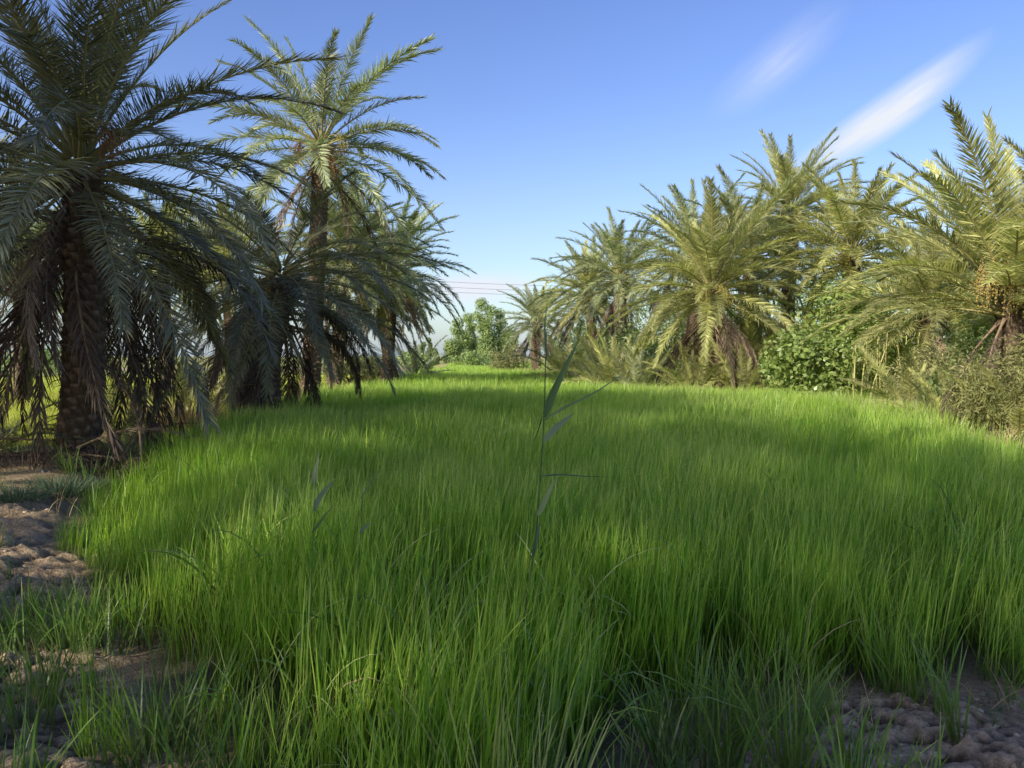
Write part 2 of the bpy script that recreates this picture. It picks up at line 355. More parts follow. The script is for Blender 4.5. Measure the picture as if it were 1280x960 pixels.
def gn_scatter(name, P, rotz, sc, idxs, srccol, mats=()):
    me = bpy.data.meshes.new(name); me.from_pydata([tuple(p) for p in P], [], [])
    for m in mats: me.materials.append(m)
    for nm, arr in (('rotz', rotz), ('sc', sc)):
        a = me.attributes.new(nm, 'FLOAT', 'POINT'); a.data.foreach_set('value', np.asarray(arr, np.float32))
    a = me.attributes.new('pick', 'INT', 'POINT'); a.data.foreach_set('value', np.asarray(idxs, np.int32))
    o = link(name, me)
    ng = bpy.data.node_groups.new(name, 'GeometryNodeTree')
    ng.interface.new_socket('Geometry', in_out='INPUT', socket_type='NodeSocketGeometry')
    ng.interface.new_socket('Geometry', in_out='OUTPUT', socket_type='NodeSocketGeometry')
    N = ng.nodes; Lk = ng.links
    gi = N.new('NodeGroupInput'); go = N.new('NodeGroupOutput')
    mp = N.new('GeometryNodeMeshToPoints'); Lk.new(gi.outputs[0], mp.inputs[0])
    ci = N.new('GeometryNodeCollectionInfo'); ci.inputs[0].default_value = srccol; ci.inputs[1].default_value = True; ci.inputs[2].default_value = True
    ip = N.new('GeometryNodeInstanceOnPoints'); Lk.new(mp.outputs[0], ip.inputs[0]); Lk.new(ci.outputs[0], ip.inputs['Instance']); ip.inputs['Pick Instance'].default_value = True
    def attr(nm, t):
        n = N.new('GeometryNodeInputNamedAttribute'); n.data_type = t; n.inputs[0].default_value = nm; return n.outputs[0]
    Lk.new(attr('pick', 'INT'), ip.inputs['Instance Index'])
    cx = N.new('ShaderNodeCombineXYZ'); Lk.new(attr('rotz', 'FLOAT'), cx.inputs[2]); Lk.new(cx.outputs[0], ip.inputs['Rotation'])
    Lk.new(attr('sc', 'FLOAT'), ip.inputs['Scale'])
    Lk.new(ip.outputs[0], go.inputs[0])
    md = o.modifiers.new('scatter', 'NODES'); md.node_group = ng
    return o
def scatter_zone(y0, y1, step, edge):
    xx, yy = np.meshgrid(np.arange(-7.5, 11, step), np.arange(y0, y1, step))
    x = (xx+(rng.random(xx.shape)-.5)*step*1.1).ravel(); y = (yy+(rng.random(xx.shape)-.5)*step*1.1).ravel()
    sd = field_sd(x, y)+(fbm(x, y, .8, 3, 12)-.5)*.9
    k = (sd > edge) & ((y > 5.0) | (rng.random(len(x)) < .66)) & (np.abs(x) < y*.72+1.2) & (rng.random(len(x)) < .25+.75*smooth(0, 1.0, sd))
    return x[k], y[k], sd[k]
PX, PY, PI, PS = [], [], [], []
def height_scale(x, y, sd):
    s = .62+.62*fbm(x, y, 1.1, 4, 21)+.34*(rng.random(len(x))-.5)
    s *= .5+.5*smooth(0, 1.0, sd)
    s *= 1-.18*smooth(14, 6, y)*0
    return s
for y0, y1, st, lo, hi, e in ((1.7, 8.5, .165, 0, 5, .05), (8.5, 24, .27, 5, 8, .1), (24, 88, .75, 8, 10, .2)):
    x, y, sd = scatter_zone(y0, y1, st, e)
    pk = rng.integers(lo, hi, len(x)); q_ = rng.random(len(x)); pk = np.where((q_ < np.where(y < 5, .2, .08)) & (y < 24), rng.integers(10, 13, len(x)), pk); pk = np.where((q_ > .975) & (y < 20), 13, pk)
    PX.append(x); PY.append(y); PI.append(pk); PS.append(height_scale(x, y, sd))
x = np.concatenate(PX); y = np.concatenate(PY)
# the blades lean to the right as in the wind: keep the rotation of each patch small
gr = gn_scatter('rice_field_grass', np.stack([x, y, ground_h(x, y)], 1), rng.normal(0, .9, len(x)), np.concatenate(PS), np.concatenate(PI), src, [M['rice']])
tag(gr, 'tall bright green rice-like grass filling the field between the palms', 'grass', kind='stuff')
print('rice instances', len(x))

# short lawn beyond the banks
src2 = bpy.data.collections.new('lawn_sources')
def patch_into(coll, *a, **k):
    o = rice_patch(*a, **k); src.objects.unlink(o); coll.objects.link(o)
for k in range(3): patch_into(src2, 'lawn_a%d' % k, 110, .5, .16, .012, 3, 400+k, mat='lawn', bend=(.2, 1.5), wander=.5)
xx, yy = np.meshgrid(np.arange(-34, 24, .55), np.arange(9.5, 60, .55))
x = (xx+(rng.random(xx.shape)-.5)*.5).ravel(); y = (yy+(rng.random(xx.shape)-.5)*.5).ravel()
sd = field_sd(x, y); dens = fbm(x, y, 2.5, 3, 61)
k = (sd < -.15) & (np.abs(x) < y*.74+2) & (dens+.45*(y > 12.2) > .5) & (y > np.where(x < -6.3, 10.3, 11.4)+1.2*dens) & ~((x > 5) & (y < 12.5))
x = x[k]; y = y[k]
o = gn_scatter('short_grass', np.stack([x, y, ground_h(x, y)], 1), rng.random(len(x))*6.28, .7+.9*rng.random(len(x))**2, rng.integers(0, 3, len(x)), src2, [M['lawn']])
tag(o, 'short yellow-green grass on the banks under and behind the palms', 'grass', kind='stuff')

# sparse weeds growing on the soil banks
src3 = bpy.data.collections.new('weed_sources')
for k in range(3): patch_into(src3, 'weed_a%d' % k, 12, .06, .36, .009, 5, 500+k, mat='weed', bend=(.2, 1.3), wander=.32)
for k in range(2): patch_into(src3, 'weed_b%d' % k, 26, .12, .12, .005, 4, 520+k, mat='sage', bend=(.2, 1.2), wander=.7)
patch_into(src3, 'weed_c0', 9, .12, .30, .005, 5, 530, mat='straw', bend=(.6, 2.2), wander=.8)
n = 13000
x = rng.uniform(-8.5, 6.2, n); y = rng.uniform(2.0, 12.0, n)
sd = field_sd(x, y); dens = fbm(x, y, .7, 3, 91)
prob = np.clip((dens-.42)*3.2, .03, 1)*np.exp(np.minimum(sd, 0)*.55)
prob *= np.where((x > 1.25) & (y < 4.2), .16+.8*smooth(.45, .0, np.abs(sd)), 1)
prob = np.where((x > .1) & (x < 1.35) & (y < 4), np.maximum(prob, .5), prob)
prob = np.where((x < 0) & (y < 5), np.maximum(prob, .33), prob)
k = (sd < .15) & (rng.random(n) < prob) & (np.abs(x) < y*.72+.6)
x = x[k]; y = y[k]; sd = sd[k]
pick = rng.choice([0, 1, 2, 3, 4, 5], len(x), p=[.23, .23, .18, .09, .09, .18])
pick = np.where((y > 6.2) & (x < -3) & (rng.random(len(x)) < .6), 3+rng.integers(0, 2, len(x)), pick)
o = gn_scatter('bank_weeds', np.stack([x, y, ground_h(x, y)], 1), rng.random(len(x))*6.28, .55+.75*rng.random(len(x)), pick, src3, [M['weed']])
tag(o, 'scattered weeds and straw sprouting from the bare soil banks', 'weeds', kind='stuff')

# loose clods
cl = MB()
ico_v = np.array([(0, 0, 1), (.9, 0, .35), (.28, .85, .35), (-.72, .53, .35), (-.72, -.53, .35), (.28, -.85, .35), (.72, .53, -.35), (-.28, .85, -.35), (-.9, 0, -.35), (-.28, -.85, -.35), (.72, -.53, -.35), (0, 0, -1)], float)
ico_f = np.array([(0,1,2),(0,2,3),(0,3,4),(0,4,5),(0,5,1),(1,6,2),(2,7,3),(3,8,4),(4,9,5),(5,10,1),(1,10,6),(2,6,7),(3,7,8),(4,8,9),(5,9,10),(6,11,7),(7,11,8),(8,11,9),(9,11,10),(10,11,6)])
n = 2600
x = np.concatenate([rng.uniform(.2, 4.2, n), rng.uniform(-6.5, -.7, n)]); y = np.concatenate([rng.uniform(2, 4.4, n), rng.uniform(2, 9.5, n)])
sd = field_sd(x, y); k = (sd < .05) & (np.abs(x) < y*.72+.3) & (fbm(x, y, .5, 3, 8) > .42)
x = x[k]; y = y[k]; z = ground_h(x, y)
for a, b, c in zip(x, y, z):
    s = .004+.03*rnd.random()**6
    v = ico_v*(.45+.9*rng.random((12, 1)))*np.array([1, .8+.5*rnd.random(), .6])*s
    th = rnd.random()*6.3; v = v@np.array([[math.cos(th), math.sin(th), 0], [-math.sin(th), math.cos(th), 0], [0, 0, 1]])
    cl.add(v+[a, b, c+s*.25], None, ico_f)
o = link('soil_clods', cl.build('soil_clods', [M['clod']]))
tag(o, 'loose crumbly clods lying on the bare soil', 'clods', kind='stuff')

# ------------------------------------------------------------------ palm fronds
UPV = np.array([0, 0, 1.])
def frond_mesh(name, L, elev, droop, pairs, leaf, seed, leafmat, ribmat, width=.026, hang=.25, plume=1.0, start=.16, segs=3, sway=.15, thin=1.0, closed=0.0):
    r = np.random.default_rng(seed); mb = MB()
    m = 26; s = np.linspace(0, 1, m)
    ang = R(elev)-R(droop)*s**1.45
    yaw = sway*s**1.5*(1 if r.random() < .5 else -1)*(.4+r.random())
    D = np.stack([np.cos(ang)*np.cos(yaw), np.cos(ang)*np.sin(yaw), np.sin(ang)], 1)
    P = np.concatenate([[[0, 0, 0]], np.cumsum(D[:-1]*L/(m-1), axis=0)])
    mb.tube(P, .004+.024*(1-s)**1.1*(1+1.2*np.exp(-s*14)), 4, 1)
    t = np.sort(np.concatenate([start+(1-start)*(np.linspace(0, 1, pairs)+r.normal(0, .15/pairs, pairs)).clip(0, 1)]*2))
    sgn = np.where(np.arange(len(t)) % 2 == 0, 1., -1.)
    keep = r.random(len(t)) < thin; t = t[keep]; sgn = sgn[keep]; n = len(t)
    base = np.stack([np.interp(t, s, P[:, i]) for i in range(3)], 1)
    T = np.stack([np.interp(t, s, D[:, i]) for i in range(3)], 1); T /= np.linalg.norm(T, axis=1, keepdims=True)
    S = np.cross(T, UPV); S /= np.linalg.norm(S, axis=1, keepdims=True)+1e-9
    U = np.cross(S, T)
    u = (t-start)/(1-start)
    phi = R(62)-R(36)*u+r.normal(0, R(7), n); phi = phi*(1-closed)
    psi = R(14)+plume*r.normal(0, R(24), n)
    d0 = np.cos(phi)[:, None]*T+np.sin(phi)[:, None]*(sgn[:, None]*S*np.cos(psi)[:, None]+U*np.sin(psi)[:, None])
    LL = leaf*(.35+.65*np.sin(np.clip(u*1.15+.18, 0, 1.12)*math.pi*.86)**.7)*(.85+.3*r.random(n))
    LL = np.where(u < .06, LL*.5, LL)
    wdir = np.cross(d0, U+.5*r.normal(0, 1, (n, 3)))
    mb.strips(base, d0, wdir, LL, width*(.75+.5*r.random(n)), segs, hang*(.5+r.random(n)), rv=np.clip(.5+.28*r.normal(0, 1, n)+.15*(r.random()-.5), 0, 1), prof=[.6, 1, .62, .3][:segs], mat=0)
    return mb.build(name, [M[leafmat], M[ribmat]])
LIB = {}
CLASSES = {84: 18, 68: 30, 50: 44, 33: 54, 15: 60, -3: 56, -22: 48, -42: 34}
def frond_lib(key, leafmat, Ls=3.7, width=.026, pairs=88, variants=2, olive=False):
    lib = {}
    for e, dr in CLASSES.items():
        lib[e] = [frond_mesh('%s_frond' % key, Ls*(1 if e < 80 else .9), e, dr*(.8+.4*rnd.random()), pairs, .50, 1000+e*7+v, leafmat, 'rachis', width, hang=.08+.22*(e < 20), plume=(.5 if key in ('near', 'right') else .8), sway=.10) for v in range(variants)]
    lib['dry'] = []
    for v in range(3):
        lib['dry'].append(frond_mesh('%s_dry_frond' % key, Ls*.88, -30-10*v, 48-12*v, int(pairs*.75), .42, 1500+v, 'dry' if v != 1 else 'drygrey', 'rachis_dry', width*.8, hang=1.1, plume=1.4, closed=.35, thin=.85, sway=.3))
    LIB[key] = lib
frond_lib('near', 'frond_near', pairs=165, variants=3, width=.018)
frond_lib('mid', 'frond', pairs=125, width=.029)
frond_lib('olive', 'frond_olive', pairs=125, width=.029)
LIB['nearo'] = {k: v for k, v in LIB['near'].items()}
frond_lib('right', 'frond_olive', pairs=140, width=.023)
# stiffer dead fronds that hang straight down the trunk
LIB['near']['dry'] += [frond_mesh('near_dry_frond', 3.8, 8-12*v, 92-8*v, 120, .5, 1650+v, 'drygrey', 'rachis_dry', .022, hang=1.1, plume=1.4, closed=.25, thin=.9, sway=.25) for v in range(2)]
LIB['near']['dry'] += [frond_mesh('near_dry_frond', 3.3, -58, 30, 80, .5, 1600+v, 'drygrey', 'rachis_dry', .024, hang=1.2, plume=1.5, closed=.3, thin=.9, sway=.25) for v in range(2)]

def trunk_mesh(name, base, top, r0, r1, scales=11, ph=.13, boots=26, flare=.35, seed=0):
    r = np.random.default_rng(seed); base = np.array(base, float); top = np.array(top, float)
    H_ = np.linalg.norm(top-base); n = scales*8; m = max(10, int(H_/.028))
    s = np.linspace(0, 1, m)[:, None]; a = np.linspace(0, 2*math.pi, n, endpoint=False)[None]
    bow = np.sin(s*math.pi)*.12*r.normal(0, 1, 2)[None]
    cx = base[0]+(top[0]-base[0])*s**1.2; cy = base[1]+(top[1]-base[1])*s**1.2; cz = base[2]-.1+(H_+.1)*s
    row = s*H_/ph; u = (a/(2*math.pi)*scales+.5*row) % scales
    par = np.floor(u+.0*s)*.618+.22*_hash(np.floor(u+.0*s), np.floor(u+.0*s)*3, seed); f = (row+par+.35*(fbm(u+0*s, row, 2.5, 2, seed)-.5)) % 1.0
    jit = _hash(np.floor(u+.0*s), np.floor(row+par), seed+3)*.6+.4*fbm(u+0*s, row, .5, 2, seed+9)
    prof = (1-np.abs(2*(u % 1)-1)**2.2)*(f**1.3)*(.6+.6*jit)
    rad = r0+(r1-r0)*s
    rad = rad*(1+flare*np.exp(-s*H_/.25))*(1+.19*prof*(.3+jit))*(1+.06*np.sin(a*3+seed)*np.exp(-s*2))
    V = np.stack([cx+bow[:, :1]+rad*np.cos(a), cy+bow[:, 1:]+rad*np.sin(a), cz+0*a], -1).reshape(-1, 3)
    i = np.arange(m-1)[:, None]*n; j = np.arange(n)[None]; j2 = (j+1) % n
    mb = MB(); tt = np.stack([np.clip(.2+prof*1.0*(.4+.8*jit), 0, 1), s+0*a, jit], -1).reshape(-1, 3)
    mb.add(V, np.stack([i+j, i+j2, i+n+j2, i+n+j], -1).reshape(-1, 4), None, tt)
    # cut leaf bases standing out of the upper trunk
    k = boots; az = np.arange(k)*2.4+r.random(k)*.4; hz = H_-.15-np.linspace(0, min(1.1, H_*.5), k)
    sfr = hz/H_
    c = np.stack([np.interp(sfr, s[:, 0], cx[:, 0]+bow[:, 0]), np.interp(sfr, s[:, 0], cy[:, 0]+bow[:, 1]), hz+base[2]], 1)
    out = np.stack([np.cos(az), np.sin(az), np.zeros(k)], 1)
    mb.strips(c+out*(r1*.85), out*.6+UPV*.9, np.cross(out, UPV), .2+.22*r.random(k), .12, 3, -.2, prof=[1, .75, .6], rv=.5+.5*r.random(k))
    mb.strips(c+out*(r1*.93)+[0, 0, -.03], out*.75+UPV*.9, np.cross(out, UPV), .2+.2*r.random(k), .10, 3, -.2, prof=[1, .75, .6], rv=.2+.3*r.random(k))
    # fibre mat
    k = 420; az = r.random(k)*6.28; hz = H_-r.random(k)**1.3*H_*.95; sfr = hz/H_
    c = np.stack([np.interp(sfr, s[:, 0], cx[:, 0]+bow[:, 0]), np.interp(sfr, s[:, 0], cy[:, 0]+bow[:, 1]), hz+base[2]], 1)
    out = np.stack([np.cos(az), np.sin(az), np.zeros(k)], 1)
    mb.strips(c+out*r1, out*.8+r.normal(0, .6, (k, 3)), r.normal(0, 1, (k, 3)), .1+.25*r.random(k), .012, 4, 1.5, rv=r.random(k)*.8)
    return mb.build(name, [M['trunk']])

octv = np.array([(1, 0, 0), (-1, 0, 0), (0, 1, 0), (0, -1, 0), (0, 0, 1.5), (0, 0, -1.5)], float)
octf = np.array([(0, 2, 4), (2, 1, 4), (1, 3, 4), (3, 0, 4), (2, 0, 5), (1, 2, 5), (3, 1, 5), (0, 3, 5)])
def date_bunch_mesh(name, mat, L=.9, strands=46, seed=0, fruit=.013):
    r = np.random.default_rng(seed); mb = MB()
    stem = np.array([[0, 0, 0], [.15, 0, .12], [.3, 0, .12], [.42, 0, 0]])
    mb.tube(stem, [.022, .02, .018, .014], 5, 1)
    for k in range(strands):
        az = r.random()*6.28; sp = .22*r.random()**.6; d = np.array([math.cos(az)*sp+.25, math.sin(az)*sp, .35-.6*r.random()])
        p = stem[-1]-np.array([.1*r.random(), 0, 0]); pts = [p]
        n = 9; ll = L*(.5+.5*r.random())/n
        for i in range(n):
            p = p+d/np.linalg.norm(d)*ll; d = d/np.linalg.norm(d); d[2] -= .55; pts.append(p)
            if i > 2:
                for w in range(2):
                    c = p+r.normal(0, .016, 3); mb.add(octv*fruit*(.7+.6*r.random())+c, None, octf, mat=0)
        mb.tube(pts, .0035, 3, 1)
    return mb.build(name, [M[mat], M['rachis']])
BUNCH = {k: date_bunch_mesh('date_bunch', k, seed=s) for k, s in (('date', 1), ('dateg', 2), ('dater', 3))}

def palm(name, label, cx, cy, cz, scale, lib, n=78, dry=8, base=None, r0=.27, seed=0, group=None, bunches=(), min_e=-26, cat='palm tree', trunk=True, dry_low=False, max_e=80, up=1.0, boots=26, r1=None):
    rr = random.Random(seed)
    if base is None: base = (cx+rr.uniform(-.15, .15), cy)
    bz = gz(*base)
    root = empty(name, (base[0], base[1], bz), label, cat, group)
    C = np.array([cx-base[0], cy-base[1], cz-bz])
    if trunk:
        link('trunk', trunk_mesh(name+'_trunk', (0, 0, 0), C-[0, 0, .1], r0, r1 or r0*.82, seed=seed, boots=boots), root)
    L = LIB[lib]; keys = list(CLASSES)
    off = rr.random()*6.28
    for i in range(n):
        f = (i+.5)/n
        e = max_e-(max_e-min_e)*f**(1.0*up)+rr.uniform(-7, 7)
        az = off+i*2.39996+rr.uniform(-.2, .2)
        ck = min(keys, key=lambda k: abs(k-e))
        me = rr.choice(L[ck])
        rad = .10+.10*f; zz = .28*(1-f)-.38*f
        fo = link('frond', me, root, (C[0]+math.cos(az)*rad, C[1]+math.sin(az)*rad, C[2]+zz), (rr.uniform(-.25, .25), -R(e-ck)*.8, az), scale*rr.uniform(.80, 1.08)*(1 if f > .12 else .66+2.8*f))
    for i in range(dry):
        az = off+i*2.39996*1.3+rr.uniform(-.3, .3); me = rr.choice(L['dry'] if not (dry_low and lib == 'near') else L['dry'][3:]*3+L['dry'][:3])
        dz = -.45-rr.random()*(.5 if not dry_low else 1.0)*scale
        link('dry_frond', me, root, (C[0]+math.cos(az)*.2, C[1]+math.sin(az)*.2, C[2]+dz), (rr.uniform(-.3, .3), rr.uniform(-.1, .25), az), scale*rr.uniform(.75, 1.0))
    for (k, az, dz, s_) in bunches:
        link('date_bunch', BUNCH[k], root, (C[0]+math.cos(R(az))*.2, C[1]+math.sin(R(az))*.2, C[2]+dz), (0, 0, R(az)), s_)
    return root
def palm_px(name, label, px, py, d, scale, lib, bpx=None, **k):
    p = at(px, py, d)
    b = (at(bpx, 450, d)[0], d) if bpx is not None else None
    return palm(name, label, p[0], p[1], p[2], scale, lib, base=b, **k)

# left side
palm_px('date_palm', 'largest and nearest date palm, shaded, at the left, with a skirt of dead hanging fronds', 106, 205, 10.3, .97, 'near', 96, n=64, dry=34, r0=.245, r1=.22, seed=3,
        bunches=(('dateg', -60, .75, .8), ('dateg', 200, .2, .9), ('dater', -30, .35, .8)), min_e=-42, dry_low=True)
palm_px('date_palm', 'tall slender date palm on the left, its feathery crown standing free against blue sky', 404, 182, 25, 1.18, 'mid', 386, n=40, dry=6, r0=.30, seed=14,
        bunches=(('dater', -80, -.1, 1.2), ('dater', -120, -.15, 1.2), ('dateg', -20, .1, 1.0), ('dater', -50, -.4, 1.2)), min_e=-32)
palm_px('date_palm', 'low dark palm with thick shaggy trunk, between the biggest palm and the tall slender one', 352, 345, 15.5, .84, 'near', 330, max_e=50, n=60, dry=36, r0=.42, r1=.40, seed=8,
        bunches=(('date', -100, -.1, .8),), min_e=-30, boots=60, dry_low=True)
palm_px('date_palm', 'palm behind the shaggy dark trunk, its sunlit crown just under the tall slender palm', 434, 318, 30, .95, 'mid', 415, n=72, dry=6, seed=21, min_e=-32)
palm_px('date_palm', 'left palm nearest the gap of sky, with long fronds drooping over the field', 492, 335, 35, 1.0, 'mid', 482, n=66, dry=16, seed=25, min_e=-32)
palm_px('date_palm', 'lower palm close beside the palm nearest the gap, pale trunk showing to its right', 470, 372, 37, .9, 'olive', 495, n=62, dry=16, seed=29)
palm_px('date_palm', 'distant palm seen between the drooping fronds left of the big left trunk', 30, 330, 27, 1.0, 'mid', 28, n=62, dry=5, seed=31)
palm_px('date_palm', 'distant palm seen between the big left trunk and the shaggy dark trunk', 205, 330, 34, 1.05, 'olive', 210, n=62, dry=5, seed=33)
palm_px('date_palm', 'palm peeping over the shaggy dark trunk from behind', 285, 335, 31, .9, 'olive', 300, n=62, dry=5, seed=35)
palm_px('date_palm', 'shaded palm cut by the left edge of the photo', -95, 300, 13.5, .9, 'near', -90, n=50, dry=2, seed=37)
# right side
palm_px('date_palm', 'small round palm at the far end of the field, right of the broadleaf tree', 672, 402, 54, .86, 'mid', 672, n=60, dry=30, seed=41, min_e=-20, r0=.34)
palm_px('date_palm', 'leaning-crowned palm with brown dead fronds, first to the right of the small round palm', 735, 368, 42, .92, 'olive', 745, n=68, dry=30, seed=43, min_e=-28)
palm_px('date_palm', 'palm with a jagged blue-green top behind the brown-fronded palm on the right', 775, 345, 38, .92, 'mid', 780, n=68, dry=26, seed=45, min_e=-30)
palm_px('date_palm', 'wide golden-green palm mid right grove, pinkish dead fronds hanging beneath', 888, 362, 26, 1.0, 'right', 895, n=76, dry=22, seed=47, min_e=-26,
        bunches=(('dateg', -70, 0, 1), ('dateg', -120, -.1, 1)), dry_low=True)
palm_px('date_palm', 'palm filling the space behind the wide golden-green palm', 868, 322, 34, 1.0, 'mid', 860, n=67, dry=4, seed=49)
palm_px('date_palm', 'tallest palm of the right grove with an upright fan crown under the streak of cloud', 986, 268, 31, .86, 'right', 985, n=81, dry=6, seed=51, min_e=-32,
        bunches=(('dateg', -90, -.3, 1.2),))
palm_px('date_palm', 'palm directly below the tallest right crown, dense green', 935, 318, 30, .9, 'mid', 945, n=75, dry=5, seed=53)
palm_px('date_palm', 'palm to the right of the tallest right crown, partly hidden by long arching fronds', 1062, 318, 27, .92, 'olive', 1050, n=75, dry=5, seed=55,
        bunches=(('dateg', -130, 0, 1),))
palm_px('date_palm', 'large palm at the right edge with orange date bunches and long arching golden fronds', 1262, 368, 14, .93, 'right', 1268, n=60, dry=6, seed=57, min_e=6, r0=.24,
        bunches=(('date', -150, .45, 1.0), ('date', -120, .4, 1.0), ('date', -95, .5, 1.0), ('dateg', -100, .2, .9)), dry_low=True)
palm_px('date_palm', 'palm behind the right-edge palm, its crown low over the cane thicket', 1165, 385, 22, .9, 'olive', 1160, n=67, dry=6, seed=59)
palm_px('date_palm', 'palm beyond the right edge showing only a few fronds behind the orange date bunches', 1345, 330, 20, 1.0, 'olive', 1345, n=62, dry=4, seed=61)

# trunkless young palms (suckers)
def sucker(label, px, d, scale, lib, n=16, seed=0, min_e=20, dry=0):
    x = (px-640)/F*d
    return palm('young_palm', label, x, d, gz(x, d)+.1, scale, lib, n=n, dry=dry, base=(x, d), seed=seed, trunk=False, min_e=min_e, cat='young palm')
sucker('young palm sucker with a fan of stiff fronds just right of the big left trunk', 160, 10.6, .36, 'near', 12, 71, 30)
sucker('young palm sucker with yellowed fronds between the big left trunk and the shaggy dark trunk', 228, 14.5, .42, 'right', 16, 72, 10)
sucker('small young palm close against the right side of the big left trunk', 122, 11.2, .33, 'near', 12, 73, 40)
sucker('young palm beside the foot of the trunks near the gap on the left', 520, 44, .75, 'mid', 22, 74, 5)
sucker('bushy young palm under the brown-fronded palms on the right', 745, 33, .60, 'mid', 30, 75, 0)
sucker('bushy young palm left of the hanging pinkish dead fronds', 800, 29, .62, 'mid', 30, 76, 0)
sucker('green young palm thicket in front of the right-edge palm foot', 1195, 14.5, .42, 'right', 30, 77, 5)
sucker('low young palm cut by the right edge of the photo', 1275, 12.2, .45, 'right', 26, 78, 0)
sucker('young palm sucker between the cane thicket and the right-edge palm', 1140, 17.5, .5, 'right', 26, 79, 5)
sucker('young palm spreading from the left edge in front of the bright lawn', -25, 10.2, .5, 'near', 12, 80, 10)
sucker('young palm right of the leafy vine bush behind the canes', 1040, 25.5, .8, 'olive', 30, 81, 5)
sucker('young palm clump hiding the feet of the brown-fronded palms, nearest the gap', 712, 38, .85, 'olive', 30, 83, 5)
sucker('arching young palm between the bushy young palms of the right grove', 772, 31, .85, 'olive', 32, 84, 5)
sucker('young palm directly under the wide golden-green palm', 868, 25.5, .62, 'right', 32, 85, 5)
sucker('tall young palm right of the wide golden-green palm trunk', 945, 27, 1.0, 'olive', 34, 86, 10)
sucker('young palm at the left foot of the leafy vine bush', 925, 24.5, .6, 'right', 26, 82, 0)

# ------------------------------------------------------------------ leafy bushes, broadleaf tree
def leaf_cloud(centres, radii, n, size, seed, aspect=.7, droop=.3):
    r = np.random.default_rng(seed); centres = np.asarray(centres, float); radii = np.asarray(radii, float)
    w = radii.prod(axis=1)**(2/3); idx_ = r.choice(len(centres), n, p=w/w.sum())
    v = r.normal(0, 1, (n, 3)); v /= np.linalg.norm(v, axis=1, keepdims=True)
    rr_ = r.random(n)**.45
    hole = vnoise(v[:, 0]*3+idx_*7, v[:, 2]*3+v[:, 1]*2, .8, seed) > .3
    P = centres[idx_]+v*rr_[:, None]*radii[idx_]
    P = P[hole]; v = v[hole]; n = len(P)
    nrm = v+r.normal(0, .6, (n, 3))+[0, 0, .4]; nrm /= np.linalg.norm(nrm, axis=1, keepdims=True)
    a = np.cross(nrm, r.normal(0, 1, (n, 3))); a /= np.linalg.norm(a, axis=1, keepdims=True); b = np.cross(nrm, a)
    sz = size*(.6+.8*r.random(n))[:, None]; q_ = aspect
    pts = np.stack([P-a*sz*.5, P-a*sz*.12+b*sz*.5*q_-nrm*sz*.1, P+a*sz*.55, P-a*sz*.12-b*sz*.5*q_-nrm*sz*.1], 1).reshape(-1, 3)
    rv = r.random(n); tt = np.repeat(np.stack([rv, np.full(n, .5), r.random(n)], 1), 4, axis=0)
    return pts, np.arange(n*4).reshape(-1, 4), tt
def bush(name, label, cat, px, d, wpx, hpx, n, size, mat, seed, lobes=9, group=None, aspect=.7, base_py=None, depth=.7):
    r = random.Random(seed); x = (px-640)/F*d; z0 = gz(x, d); W = wpx/F*d/2; Hh = hpx/F*d
    root = empty(name, (x, d, z0), label, cat, group)
    cs = []; rs = []
    for i in range(lobes):
        a = r.random()*6.28; q_ = r.random()**.5; zz = r.uniform(.18, .8)
        k = math.cos(max(0, zz-.45)*1.9)
        cs.append((math.cos(a)*q_*W*.75*k, math.sin(a)*q_*W*depth*k, zz*Hh)); s_ = r.uniform(.26, .42)
        rs.append((W*s_*1.25, W*s_*1.1, Hh*s_*.8))
    mb = MB(); mb.add(*[(v) for v in (leaf_cloud(cs, rs, n, size, seed, aspect)[0:1])], *(leaf_cloud(cs, rs, n, size, seed, aspect)[1:2]), None, leaf_cloud(cs, rs, n, size, seed, aspect)[2])
    link('foliage', mb.build(name+'_foliage', [M[mat]]), root)
    sb = MB()
    for c in cs:
        c = np.array(c); m1 = c*[.35, .35, .5]+[r.uniform(-.1, .1), 0, 0]
        sb.tube([[c[0]*.1, c[1]*.1, -.05], m1, c], [.02*W+.008, .012*W+.006, .004], 5)
    link('stems', sb.build(name+'_stems', [M['wood']]), root)
    return root
bush('vine_bush', 'broad-leaved bright green vine bush in front of the right grove, left of the canes', 'bush', 1010, 21.5, 150, 108, 8500, .13, 'vine', 5, 14)
bush('vine_bush', 'low vine mass with bright leaves behind the cane stalks', 'bush', 1105, 22.5, 120, 98, 6000, .13, 'vine', 25, 13)
bush('vine_bush', 'upper mass of leafy climber rising behind the canes on the right', 'bush', 1062, 25, 150, 160, 6500, .15, 'vine', 6, 16)
bush('dry_bush', 'tawny dry bush at the foot of the small round palm, right of the broadleaf tree', 'bush', 640, 62, 66, 48, 5000, .16, 'scrub', 7, 10, aspect=.35)
bush('dry_bush', 'olive scrub behind the shaggy dark trunk on the left', 'bush', 262, 24, 130, 60, 4000, .14, 'scrub', 8, 12, aspect=.35)
bush('dry_bush', 'low scrub at the foot of the brown-fronded palm on the right', 'bush', 712, 50, 90, 40, 3600, .16, 'scrub', 9, 10, aspect=.35)
bush('dry_bush', 'scrub filling the ground under the middle of the right grove', 'bush', 925, 29, 190, 120, 6000, .16, 'scrub', 10, 14, aspect=.35)
bush('green_bush', 'dull green bush standing at the left side of the field gap', 'bush', 518, 66, 44, 36, 2600, .2, 'tree', 12, 9)
bush('green_bush', 'small green bush beneath the broadleaf tree in the gap', 'bush', 588, 84, 52, 26, 2600, .22, 'tree', 13, 8)
bush('green_bush', 'dense scrub between the big left trunk and the left edge, far behind the lawn', 'bush', 20, 55, 190, 40, 6000, .18, 'tree', 14, 16)
